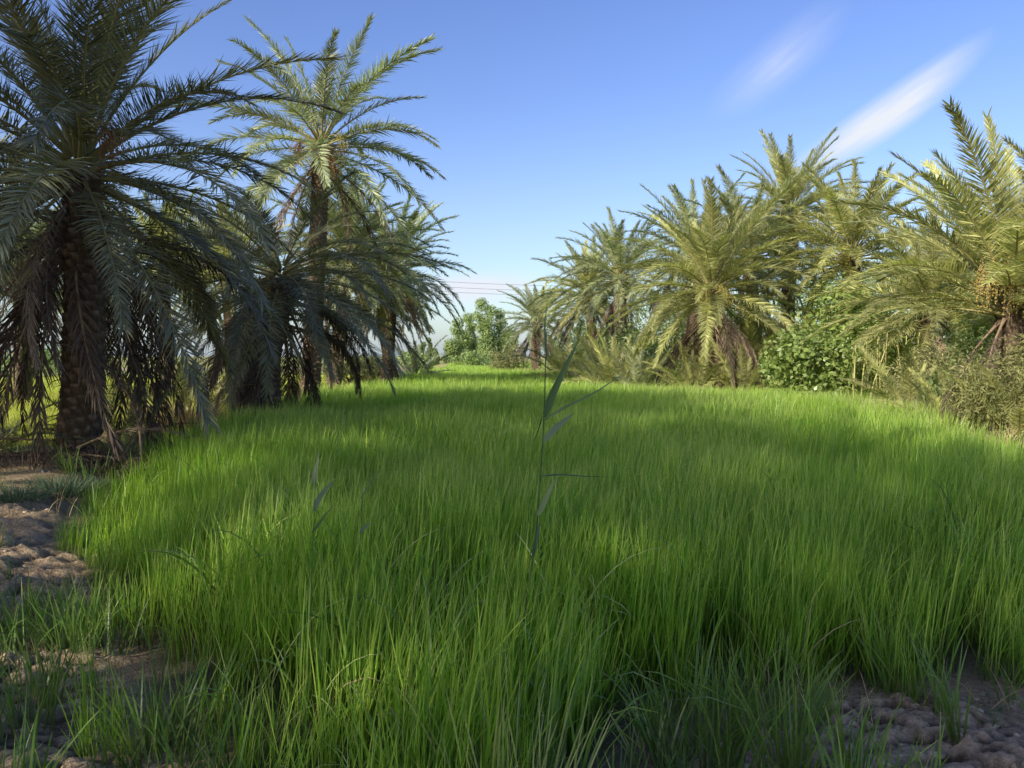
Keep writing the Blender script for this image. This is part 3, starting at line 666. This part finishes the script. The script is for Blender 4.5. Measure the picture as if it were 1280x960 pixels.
bush('green_bush', 'shaded scrub behind the two trunks left of the gap', 'bush', 440, 42, 130, 42, 4600, .18, 'scrub', 15, 12, aspect=.4)
bush('green_bush', 'leafy thicket under the arching fronds of the right-edge palm', 'bush', 1185, 19, 170, 95, 7500, .11, 'scrub', 16, 16, aspect=.3)
bush('green_bush', 'dense leaves behind the trunk of the right-edge palm', 'bush', 1275, 16.0, 190, 150, 9000, .11, 'tree', 17, 14, aspect=.4)
bush('green_bush', 'scrub behind the bushy young palms of the right grove', 'bush', 815, 35, 200, 95, 6000, .18, 'tree', 18, 14, aspect=.4)

bush('green_bush', 'tall dark thicket closing the view behind the middle of the right grove', 'bush', 900, 46, 260, 130, 14000, .22, 'tree', 19, 22, aspect=.4)
bush('green_bush', 'tall thicket closing the view behind the tallest right crown', 'bush', 1060, 44, 260, 160, 14000, .22, 'tree', 20, 22, aspect=.4)
bush('green_bush', 'thicket closing the view far behind the orange date bunches', 'bush', 1215, 34, 230, 140, 12000, .2, 'scrub', 21, 20, aspect=.4)
bush('green_bush', 'thicket behind the small round palm and the brown-fronded palm', 'bush', 745, 62, 150, 70, 9000, .26, 'tree', 22, 14, aspect=.4)
bush('green_bush', 'tangled leaves around the foot of the right-edge palm trunk', 'bush', 1260, 12.6, 160, 175, 11000, .08, 'scrub', 23, 14, aspect=.22)
# grassy / reedy clumps with long thin blades
def blade_clump(name, label, cat, x, y, n, rad, hgt, wid, mat, seed, lean=.3, bend=(.3, 1.4), segs=6, group=None, leanx=0, zoff=-.02, child='blades'):
    r = np.random.default_rng(seed); mb = MB()
    a = r.random(n)*6.28; rr_ = np.sqrt(r.random(n))*rad
    base = np.stack([np.cos(a)*rr_, np.sin(a)*rr_*.8, np.full(n, zoff)], 1)
    d0 = np.stack([np.cos(a)*rr_/rad*lean+r.normal(0, .12, n)+leanx, np.sin(a)*rr_/rad*lean+r.normal(0, .12, n), np.ones(n)], 1)
    side = np.stack([r.normal(0, 1, n)+.6, r.normal(0, .6, n), r.normal(0, .2, n)], 1)
    mb.strips(base, d0, side, hgt*(.5+.5*r.random(n)), wid*(.6+.6*r.random(n)), segs, bend[0]+(bend[1]-bend[0])*r.random(n)**1.5, rv=r.random(n))
    return tag(link(name, mb.build(name, [M[mat]]), None, (x, y, gz(x, y))), label, cat, group)
def clump_px(name, label, cat, px, d, *a, **k): return blade_clump(name, label, cat, (px-640)/F*d, d, *a, **k)
clump_px('dry_grass_clump', 'big grey-olive clump of drooping grass at the field edge, left of the right-edge palm', 'grass clump', 1165, 13.2, 900, .55, 1.25, .012, 'scrub', 31, lean=.9, bend=(.8, 2.4))
clump_px('dry_grass_clump', 'straw-yellow dead grass clump at the foot of the right-edge palm', 'grass clump', 1205, 12.6, 700, .42, .75, .012, 'straw', 32, lean=.8, bend=(1, 2.6))
clump_px('dry_grass_clump', 'straw-coloured dead grass beneath the right edge of the photo', 'grass clump', 1262, 11.8, 600, .4, .6, .012, 'straw', 33, lean=.8, bend=(1, 2.4))
clump_px('dry_grass_clump', 'sunlit tan dead grass clump between the big left trunk and the shaggy dark trunk', 'grass clump', 232, 15, 900, .75, .95, .015, 'straw', 34, lean=.7, bend=(.6, 2.2))
clump_px('dry_grass_clump', 'dark tangle of dead grass at the foot of the big left palm', 'grass clump', 128, 9.7, 700, .55, .6, .01, 'drygrey', 35, lean=1.0, bend=(1., 2.6))
clump_px('dry_grass_clump', 'grey dead grass left of the foot of the big left palm', 'grass clump', 30, 9.4, 520, .6, .38, .008, 'drygrey', 36, lean=1.0, bend=(1., 2.4))
clump_px('dry_grass_clump', 'tan grass around the lit trunk foot below the tall slender palm', 'grass clump', 428, 27, 500, .8, .8, .02, 'straw', 37, lean=.6, bend=(.6, 2.))
clump_px('dry_grass_clump', 'pale dry grass at the foot of the small round palm at the far end', 'grass clump', 655, 56, 500, 1.8, .9, .035, 'straw', 38, lean=.6, bend=(.6, 2.))
clump_px('pale_grass_clump', 'pale sunlit tall grass at the field edge just left of the cane stalks', 'grass clump', 1055, 18.4, 900, 1.1, .85, .014, 'weedpale', 91, lean=.4, bend=(.2, 1.3))
clump_px('pale_grass_clump', 'pale sunlit tall grass in front of the cane stalks, beside the grey-olive clump', 'grass clump', 1118, 16.6, 800, .8, .8, .013, 'weedpale', 92, lean=.4, bend=(.2, 1.3))
clump_px('pale_grass_clump', 'pale grass fringe below the leafy vine bush, furthest left of the pale clumps', 'grass clump', 975, 20.5, 900, 1.2, .8, .015, 'weedpale', 93, lean=.4, bend=(.2, 1.3))
# canes
def cane_thicket(name, label, px, d, n, w, hgt, seed):
    r = np.random.default_rng(seed); x = (px-640)/F*d
    root = empty(name, (x, d, gz(x, d)), label, 'canes')
    lb = MB()
    for k in range(n):
        a = r.uniform(-w, w); b = r.uniform(-.5, .5); h_ = hgt*(.75+.35*r.random()); lx = r.normal(0, .07)
        P = [[a, b, 0], [a+lx*h_*.5, b, h_*.5], [a+lx*h_*1.3, b, h_]]
        sb = MB(); sb.tube(P, [.022, .019, .012], 6, 0)
        link('stalk', sb.build('cane_stalk', [M['cane']]), root)
        m = 14; t = .35+.65*r.random(m); az = r.random(m)*6.28
        base = np.stack([a+lx*h_*t, np.full(m, b), h_*t], 1)
        lb.strips(base, np.stack([np.cos(az), np.sin(az), .9+0*az], 1), np.stack([-np.sin(az), np.cos(az), 0*az], 1), .55, .04, 5, 1.8, rv=r.random(m))
    link('leaves', lb.build(name+'_leaves', [M['caneleaf']]), root)
cane_thicket('cane_thicket', 'row of pale yellow cane stalks standing right of the vine bush', 1100, 21.0, 13, .85, 2.1, 41)
cane_thicket('cane_thicket', 'few yellow cane stalks rising in front of the vine bush', 1066, 20.2, 4, .3, 1.9, 42)

# broadleaf tree in the gap
def broad_tree(label, px, d, wpx, hpx, n, size, seed, name='broadleaf_tree', lobes=None):
    r = random.Random(seed); x = (px-640)/F*d; z0 = gz(x, d); W = wpx/F*d/2; Hh = hpx/F*d
    root = empty(name, (x, d, z0), label, 'tree')
    cs = []; rs = []
    peaks = lobes or [(-.72, .72), (-.42, .80), (-.05, .97), (.22, .88), (.55, .86), (.85, .6), (-.95, .42)]
    for fx, ft in peaks:
        yy = r.uniform(-.5, .5)*W
        for k in range(6):
            z = Hh*(.10+(ft-.2)*k/5.0)
            cs.append((fx*W*(.85+.1*r.random())+r.uniform(-.1, .1)*W, yy+r.uniform(-.2, .2)*W, z)); s_ = (1-.35*k/5)*r.uniform(.8, 1.2)
            rs.append((W*.31*s_, W*.36*s_, Hh*.14*s_))
    P, Q, T = leaf_cloud(cs, rs, n, size, seed, .55)
    mb = MB(); mb.add(P, Q, None, T); link('crown', mb.build(name+'_crown', [M['tree']]), root)
    tb = MB(); tb.tube([[0, 0, -.2], [.05*W, 0, Hh*.2], [0, 0, Hh*.45]], [.05*Hh*.5, .035*Hh*.5, .02*Hh*.5], 9)
    link('trunk', tb.build(name+'_trunk', [M['wood']]), root)
    lb = MB()
    for c in cs[2::3]: lb.tube([[0, 0, Hh*.12], [c[0]*.5, c[1]*.5, c[2]*.6], c], [.012*Hh, .008*Hh, .003*Hh], 5)
    link('limbs', lb.build(name+'_limbs', [M['wood']]), root)
    return root
broad_tree('green broadleaf tree with several rounded peaks in the gap at the field far end', 604, 100, 84, 90, 42000, .24, 51)
broad_tree('low feathery tree just left of the gap behind the left palms', 535, 95, 36, 40, 9000, .2, 52, lobes=[(-.5, .8), (.1, .95), (.6, .6)])

# power line far beyond the trees
for k, (h_, lab) in enumerate(((12.4, 'uppermost thin overhead wire crossing the gap of sky'), (11.6, 'middle thin overhead wire crossing the gap of sky'), (10.9, 'lowest thin overhead wire crossing the gap of sky'))):
    mb = MB(); xs_ = np.linspace(-45, 45, 30)
    mb.tube(np.stack([xs_, 118+xs_*.12, h_+2.2*((xs_-5)/45)**2-.012*xs_], 1), .022, 4)
    tag(link('power_line', mb.build('power_line', [M['cable']])), lab, 'wire', 'power lines')

# ------------------------------------------------------------------ reeds in front
def stalk_curve(P, n=24):
    P = np.asarray(P, float); t = np.linspace(0, len(P)-1, n); out = []
    for v in t:
        i = min(int(v), len(P)-2); f = v-i
        p0 = P[max(i-1, 0)]; p1 = P[i]; p2 = P[i+1]; p3 = P[min(i+2, len(P)-1)]
        out.append(.5*((2*p1)+(-p0+p2)*f+(2*p0-5*p1+4*p2-p3)*f*f+(-p0+3*p1-3*p2+p3)*f**3))
    return np.array(out)
def ribbon_mesh(name, P, width, facing, mat, twist=0):
    """single leaf along P, its flat side towards 'facing', V-folded along the midrib"""
    C = stalk_curve(P, 14); D = np.gradient(C, axis=0); D /= np.linalg.norm(D, axis=1, keepdims=True)
    t = np.linspace(0, 1, len(C)); w = width*np.clip(np.minimum(.35+3.2*t, 1), 0, 1)*(1-t**2.4)
    f = np.array(facing, float); Sd = np.cross(D, f); Sd /= np.linalg.norm(Sd, axis=1, keepdims=True)
    Nn = np.cross(Sd, D); a = twist*t
    Sd = Sd*np.cos(a)[:, None]+Nn*np.sin(a)[:, None]; Nn = np.cross(Sd, D)
    V = np.stack([C-Sd*w[:, None]*.5+Nn*w[:, None]*.12, C, C+Sd*w[:, None]*.5+Nn*w[:, None]*.12], 1).reshape(-1, 3)
    n = len(C); q_ = []
    for i in range(n-1):
        for j in (0, 1): q_.append((3*i+j, 3*i+j+1, 3*i+j+4, 3*i+j+3))
    T = np.repeat(np.stack([np.full(n, .5), t*.8, np.full(n, .5)], 1), 3, axis=0)
    mb = MB(); mb.add(V, np.array(q_), None, T); return mb.build(name, [M[mat]])
def reed(label, d, stem_px, leaves, r0=.0042):
    b = at(*stem_px[0], d); zb = gz(b[0], b[1]); root = empty('reed_plant', (b[0], b[1], zb), label, 'reed')
    o = np.array([b[0], b[1], zb])
    pts = [at(px, py, d)-o for px, py in stem_px]; pts[0] = np.array([0, 0, -.02])
    mb = MB(); C = stalk_curve(pts, 30); mb.tube(C, np.linspace(r0, r0*.5, 30), 8)
    link('stem', mb.build('reed_stem', [M['reed']]), root)
    for (pp, w, dd, mat, tw) in leaves:
        P = []
        for k, (px, py) in enumerate(pp):
            f = k/(len(pp)-1); P.append(at(px, py, d+dd*f)-o)
        link('leaf', ribbon_mesh('reed_leaf', P, w, (0.2, -1, .25), mat, tw), root)
reed('tallest reed, thin straight stem rising from the middle of the field past the horizon', 3.4,
     [(650, 860), (657, 760), (668, 690), (676, 590), (680, 520), (682, 450), (683, 415)],
     [([(681, 522), (690, 495), (704, 465), (722, 428)], .036, -.05, 'reed', .2),
      ([(681, 525), (705, 510), (745, 490), (786, 462)], .013, -.1, 'reed', 1.1),
      ([(680, 552), (692, 538), (706, 526), (718, 516)], .030, .12, 'reedpale', .1),
      ([(677, 596), (700, 594), (730, 596), (766, 597)], .008, .15, 'reed', .9),
      ([(672, 646), (680, 630), (688, 612), (698, 596)], .026, -.1, 'reedpale', .1),
      ([(666, 698), (669, 685), (673, 665), (676, 650)], .018, .05, 'reed', .3),
      ([(683, 450), (682, 430), (681, 405), (684, 380)], .010, .1, 'reed', .4),
      ([(678, 520), (672, 540), (664, 560)], .006, .1, 'reed', .4)])
reed('slighter reed left of the tallest reed, bluish leaf blades spread over the grass', 3.2,
     [(383, 800), (387, 720), (390, 665), (393, 610), (396, 560)],
     [([(391, 640), (397, 625), (406, 612), (415, 602)], .024, .1, 'reedpale', .1),
      ([(388, 668), (398, 655), (408, 642), (418, 630)], .014, -.1, 'reed', .9),
      ([(393, 606), (392, 596), (395, 580), (398, 565)], .022, .1, 'reedpale', .2)], .0022)
reed('thin reed with two narrow dark leaves between the slighter reed and the tall single reed', 3.3,
     [(444, 800), (447, 720), (450, 660), (453, 620)],
     [([(450, 624), (459, 610), (468, 596), (478, 584)], .010, -.1, 'reed', .9),
      ([(448, 668), (455, 660), (462, 654)], .014, .1, 'reedpale', .1)], .002)

# ------------------------------------------------------------------ foreground tufts
def tuft(label, px, d, n, rad, hgt, wid, mat, seed, **k): return clump_px('grass_tuft', label, 'grass tuft', px, d, n, rad, hgt, wid, mat, seed, group='tufts of grass along the near edge of the field', **k)
tuft('pale yellow-green tuft catching the light at the bottom centre of the photo', 640, 2.45, 60, .16, .66, .008, 'weedpale', 61, lean=.35, bend=(.1, .9))
tuft('grass tuft with long pale blades arching to the right, just right of the tall reed', 705, 2.75, 22, .10, .90, .010, 'weed', 62, lean=.2, bend=(.6, 2.2), leanx=.1)
tuft('small tuft of bright cream-green leaves beside the bare soil patch, right of centre', 822, 2.95, 18, .07, .44, .010, 'weedpale', 63, lean=.5, bend=(.1, .8))
tuft('lush tuft of broad green blades just right of the small cream-green tuft', 872, 3.0, 60, .16, .55, .011, 'weed', 64, lean=.4, bend=(.2, 1.3))
tuft('leafy green tuft left of the bare bank at the lower right', 965, 3.1, 60, .17, .50, .010, 'weed', 65, lean=.5, bend=(.2, 1.3))
tuft('dense upright tuft reaching the bottom border, left of the bare bank', 992, 2.75, 50, .08, .55, .009, 'weed', 66, lean=.2, bend=(.1, 1.0))
tuft('lone short tuft standing on the bare bank at the lower right', 1207, 3.0, 16, .03, .32, .009, 'weed', 67, lean=.2, bend=(.1, .8))
tuft('tall dark green tuft standing out of the grass near the right border', 1222, 4.7, 26, .05, .72, .010, 'weed', 68, lean=.12, bend=(.05, .5))
tuft('grey-green tuft on the muddy bank at the lower left', 85, 4.1, 50, .12, .48, .008, 'weed', 69, lean=.4, bend=(.1, 1.1))
tuft('bluish green tuft at the bottom border on the left, between mud and field', 200, 3.0, 60, .16, .5, .009, 'weed', 70, lean=.4, bend=(.1, 1.1))
tuft('tuft of thin green blades at the bottom left corner', 25, 3.2, 60, .18, .42, .008, 'weed', 71, lean=.4, bend=(.1, 1.1))
tuft('tuft at the bottom border in front of the rice, left of the pale yellow-green tuft', 545, 2.6, 44, .14, .6, .010, 'weed', 72, lean=.3, bend=(.2, 1.2))
tuft('low bluish tuft at the bottom border under the cream-green tuft', 760, 2.6, 60, .18, .34, .010, 'weed', 73, lean=.6, bend=(.3, 1.4))
clump_px('grey_shrub', 'low sage-green shrub on the bank in front of the big left palm', 'shrub', 70, 8.1, 700, .42, .26, .008, 'sage', 74, lean=1.1, bend=(.2, 1.2))
clump_px('grey_shrub', 'small sage-green shrub at the left border beside the mud', 'shrub', 14, 7.4, 420, .3, .2, .008, 'sage', 75, lean=1.1, bend=(.2, 1.2))
# fallen fronds and stalk at the foot of the big palm
for k, (px, d, az, el, sc_, lab) in enumerate(((150, 9.75, 186, 12, .62, 'dead brown frond lying from the big left trunk towards the left border'),
                                     (175, 9.9, 200, 16, .55, 'dead frond heaped over the foot of the big left palm'),
                                     (95, 9.5, -25, 14, .42, 'dead frond lying towards the rice from the foot of the big left palm'),
                                     (60, 9.9, 172, 10, .5, 'dead frond flat on the bank left of the big left trunk'))):
    x = (px-640)/F*d
    me = LIB['near']['dry'][(k*2+1) % 5]
    o = link('fallen_frond', me, None, (x, d, gz(x, d)+.25), (R(15*k), -R(38 if (k*2+1) % 5 < 3 else 66)-R(el), R(az)), sc_)
    tag(o, lab, 'fallen frond', 'dead fronds lying at the foot of the big left palm')
mb = MB(); P = [at(50, 590, 8.9), at(62, 605, 8.8), at(82, 622, 8.7), at(112, 640, 8.5)]
mb.tube(stalk_curve(P, 14), np.linspace(.016, .008, 14), 6)
for k in range(7): mb.tube([P[3]+[-.15*rnd.random(), 0, 0], P[3]+[.2*rnd.random(), -.1+.3*rnd.random(), -.06-.1*rnd.random()]], [.006, .003], 4)
tag(link('dry_stalk', mb.build('dry_stalk', [M['stick']])), 'pale bleached bent stalk lying in front of the big left palm foot', 'stalk')

# ------------------------------------------------------------------ palms behind and beside the camera (they shade the foreground)
CAST = [(-4.6, -5.4, 4.0), (-11.6, 4.8, 7.8), (-9.6, 6.6, 4.6), (-14.5, 3.2, 9.0), (-6.4, 1.2, 4.6), (-9.6, 2.0, 7.6), (-7.6, -2.6, 7.0), (-4.0, -3.4, 4.8), (-6.5, -7, 7.6), (-2.2, -7.5, 6.0), (-12, -4.5, 8.8), (-10.5, -9, 8.8), (-1.0, -12.5, 7.6)]
for k, (x, y, z) in enumerate(CAST):
    palm('date_palm', 'palm of the grove standing outside the photo to the left of and behind the camera', x, y, z, 1.0, 'mid', n=(58 if 1 <= k < 4 else 38), dry=4, seed=200+k, group='palms outside the photo')

# ------------------------------------------------------------------ camera, sky, sun
cam = bpy.data.cameras.new('camera'); co = bpy.data.objects.new('camera', cam); COL.objects.link(co)
cam.sensor_width = 36; cam.lens = 36*F/1280; cam.clip_start = .05; cam.clip_end = 6000
co.location = (0, 0, CAM_Z); co.rotation_euler = (R(90)-math.atan(35/F), 0, 0)
scene.camera = co
SUN_EL = R(26); TRAVEL = R(46)      # light travels towards +x, turned a little to +y
dirv = np.array([math.cos(TRAVEL)*math.cos(SUN_EL), math.sin(TRAVEL)*math.cos(SUN_EL), -math.sin(SUN_EL)])
from mathutils import Vector
sl = bpy.data.lights.new('sun', 'SUN'); sl.energy = 5.0; sl.angle = R(.8); sl.color = (1, .92, .76)
so = bpy.data.objects.new('sun', sl); COL.objects.link(so); so.rotation_euler = Vector(dirv).to_track_quat('-Z', 'Y').to_euler(); so.location = (-20, -10, 30)
w = bpy.data.worlds.new('World'); scene.world = w; w.use_nodes = True
nt = w.node_tree; N = nt.nodes; Lk = nt.links; N.clear()
sky = N.new('ShaderNodeTexSky'); sky.sky_type = 'NISHITA'; sky.sun_disc = False; sky.sun_elevation = SUN_EL
# direction towards the sun, azimuth clockwise from +Y
sky.sun_rotation = math.atan2(-dirv[0], -dirv[1])
sky.air_density = 1.0; sky.dust_density = 1.6; sky.ozone_density = 2.2
hs = N.new('ShaderNodeHueSaturation'); hs.inputs['Saturation'].default_value = 1.18; hs.inputs['Hue'].default_value = .520; hs.inputs['Value'].default_value = 1.5; Lk.new(sky.outputs[0], hs.inputs['Color'])
tc = N.new('ShaderNodeTexCoord')
def dot(v):
    n = N.new('ShaderNodeVectorMath'); n.operation = 'DOT_PRODUCT'; Lk.new(tc.outputs['Generated'], n.inputs[0]); n.inputs[1].default_value = v; return n.outputs['Value']
def mth(op, a, b=None, c=None):
    n = N.new('ShaderNodeMath'); n.operation = op
    for k, v in enumerate((a, b, c)):
        if v is None: continue
        if isinstance(v, (int, float)): n.inputs[k].default_value = v
        else: Lk.new(v, n.inputs[k])
    return n.outputs[0]
def cloud(px, py, ang, hl, hw, strength, seed):
    c = at(px, py, 1.0)-[0, 0, CAM_Z]; c = c/np.linalg.norm(c)
    rt = np.cross(c, UPV); rt /= np.linalg.norm(rt); up = np.cross(rt, c)
    a = R(ang); al = rt*math.cos(a)+up*math.sin(a); ac = -rt*math.sin(a)+up*math.cos(a)
    u = dot(tuple(al)); v = dot(tuple(ac))
    cmb = N.new('ShaderNodeCombineXYZ'); Lk.new(mth('MULTIPLY', u, 7), cmb.inputs[0]); Lk.new(mth('MULTIPLY', v, 60), cmb.inputs[1]); cmb.inputs[2].default_value = seed
    nz = N.new('ShaderNodeTexNoise'); nz.inputs['Scale'].default_value = 1.6; nz.inputs['Detail'].default_value = 7; Lk.new(cmb.outputs[0], nz.inputs['Vector'])
    uu = mth('DIVIDE', u, hl); vv = mth('DIVIDE', mth('SUBTRACT', v, mth('MULTIPLY', mth('MULTIPLY', u, u), .6)), hw)
    r2 = mth('ADD', mth('MULTIPLY', uu, uu), mth('MULTIPLY', vv, vv))
    fall = mth('MAXIMUM', mth('SUBTRACT', 1, mth('SQRT', r2)), 0)
    body = mth('MULTIPLY', mth('POWER', fall, 1.35), mth('MULTIPLY_ADD', nz.outputs[0], 1.6, .2))
    front = mth('GREATER_THAN', dot(tuple(c)), .5)
    return mth('MINIMUM', mth('MULTIPLY', mth('MULTIPLY', body, front), strength), 1)
c1 = cloud(1100, 150, 31, .13, .027, 1.6, 1)
c2 = cloud(968, 84, 36, .10, .035, .42, 4)
c3 = cloud(592, 362, 2, .11, .026, 1.5, 7)
cl_ = mth('MINIMUM', mth('ADD', mth('ADD', c1, c2), c3), 1)
# pale haze near the horizon
z = N.new('ShaderNodeSeparateXYZ'); Lk.new(tc.outputs['Generated'], z.inputs[0])
hz = mth('POWER', mth('MAXIMUM', mth('SUBTRACT', 1, mth('DIVIDE', mth('MAXIMUM', z.outputs[2], 0), .32)), 0), 1.6)
mxh = N.new('ShaderNodeMix'); mxh.data_type = 'RGBA'; Lk.new(mth('MULTIPLY', hz, .42), mxh.inputs[0]); Lk.new(hs.outputs[0], mxh.inputs[6]); mxh.inputs[7].default_value = (4.3, 5.2, 6.5, 1)
mx = N.new('ShaderNodeMix'); mx.data_type = 'RGBA'; Lk.new(cl_, mx.inputs[0]); Lk.new(mxh.outputs[2], mx.inputs[6]); mx.inputs[7].default_value = (5.6, 5.9, 6.5, 1)
bg = N.new('ShaderNodeBackground'); bg.inputs[1].default_value = .15; Lk.new(mx.outputs[2], bg.inputs[0])
ow = N.new('ShaderNodeOutputWorld'); Lk.new(bg.outputs[0], ow.inputs[0])
scene.view_settings.view_transform = 'Standard'; scene.view_settings.look = 'None'; scene.view_settings.exposure = 0
scene.cycles.max_bounces = 7; scene.cycles.diffuse_bounces = 4; scene.cycles.glossy_bounces = 2; scene.cycles.transmission_bounces = 4
scene.cycles.use_denoising = True
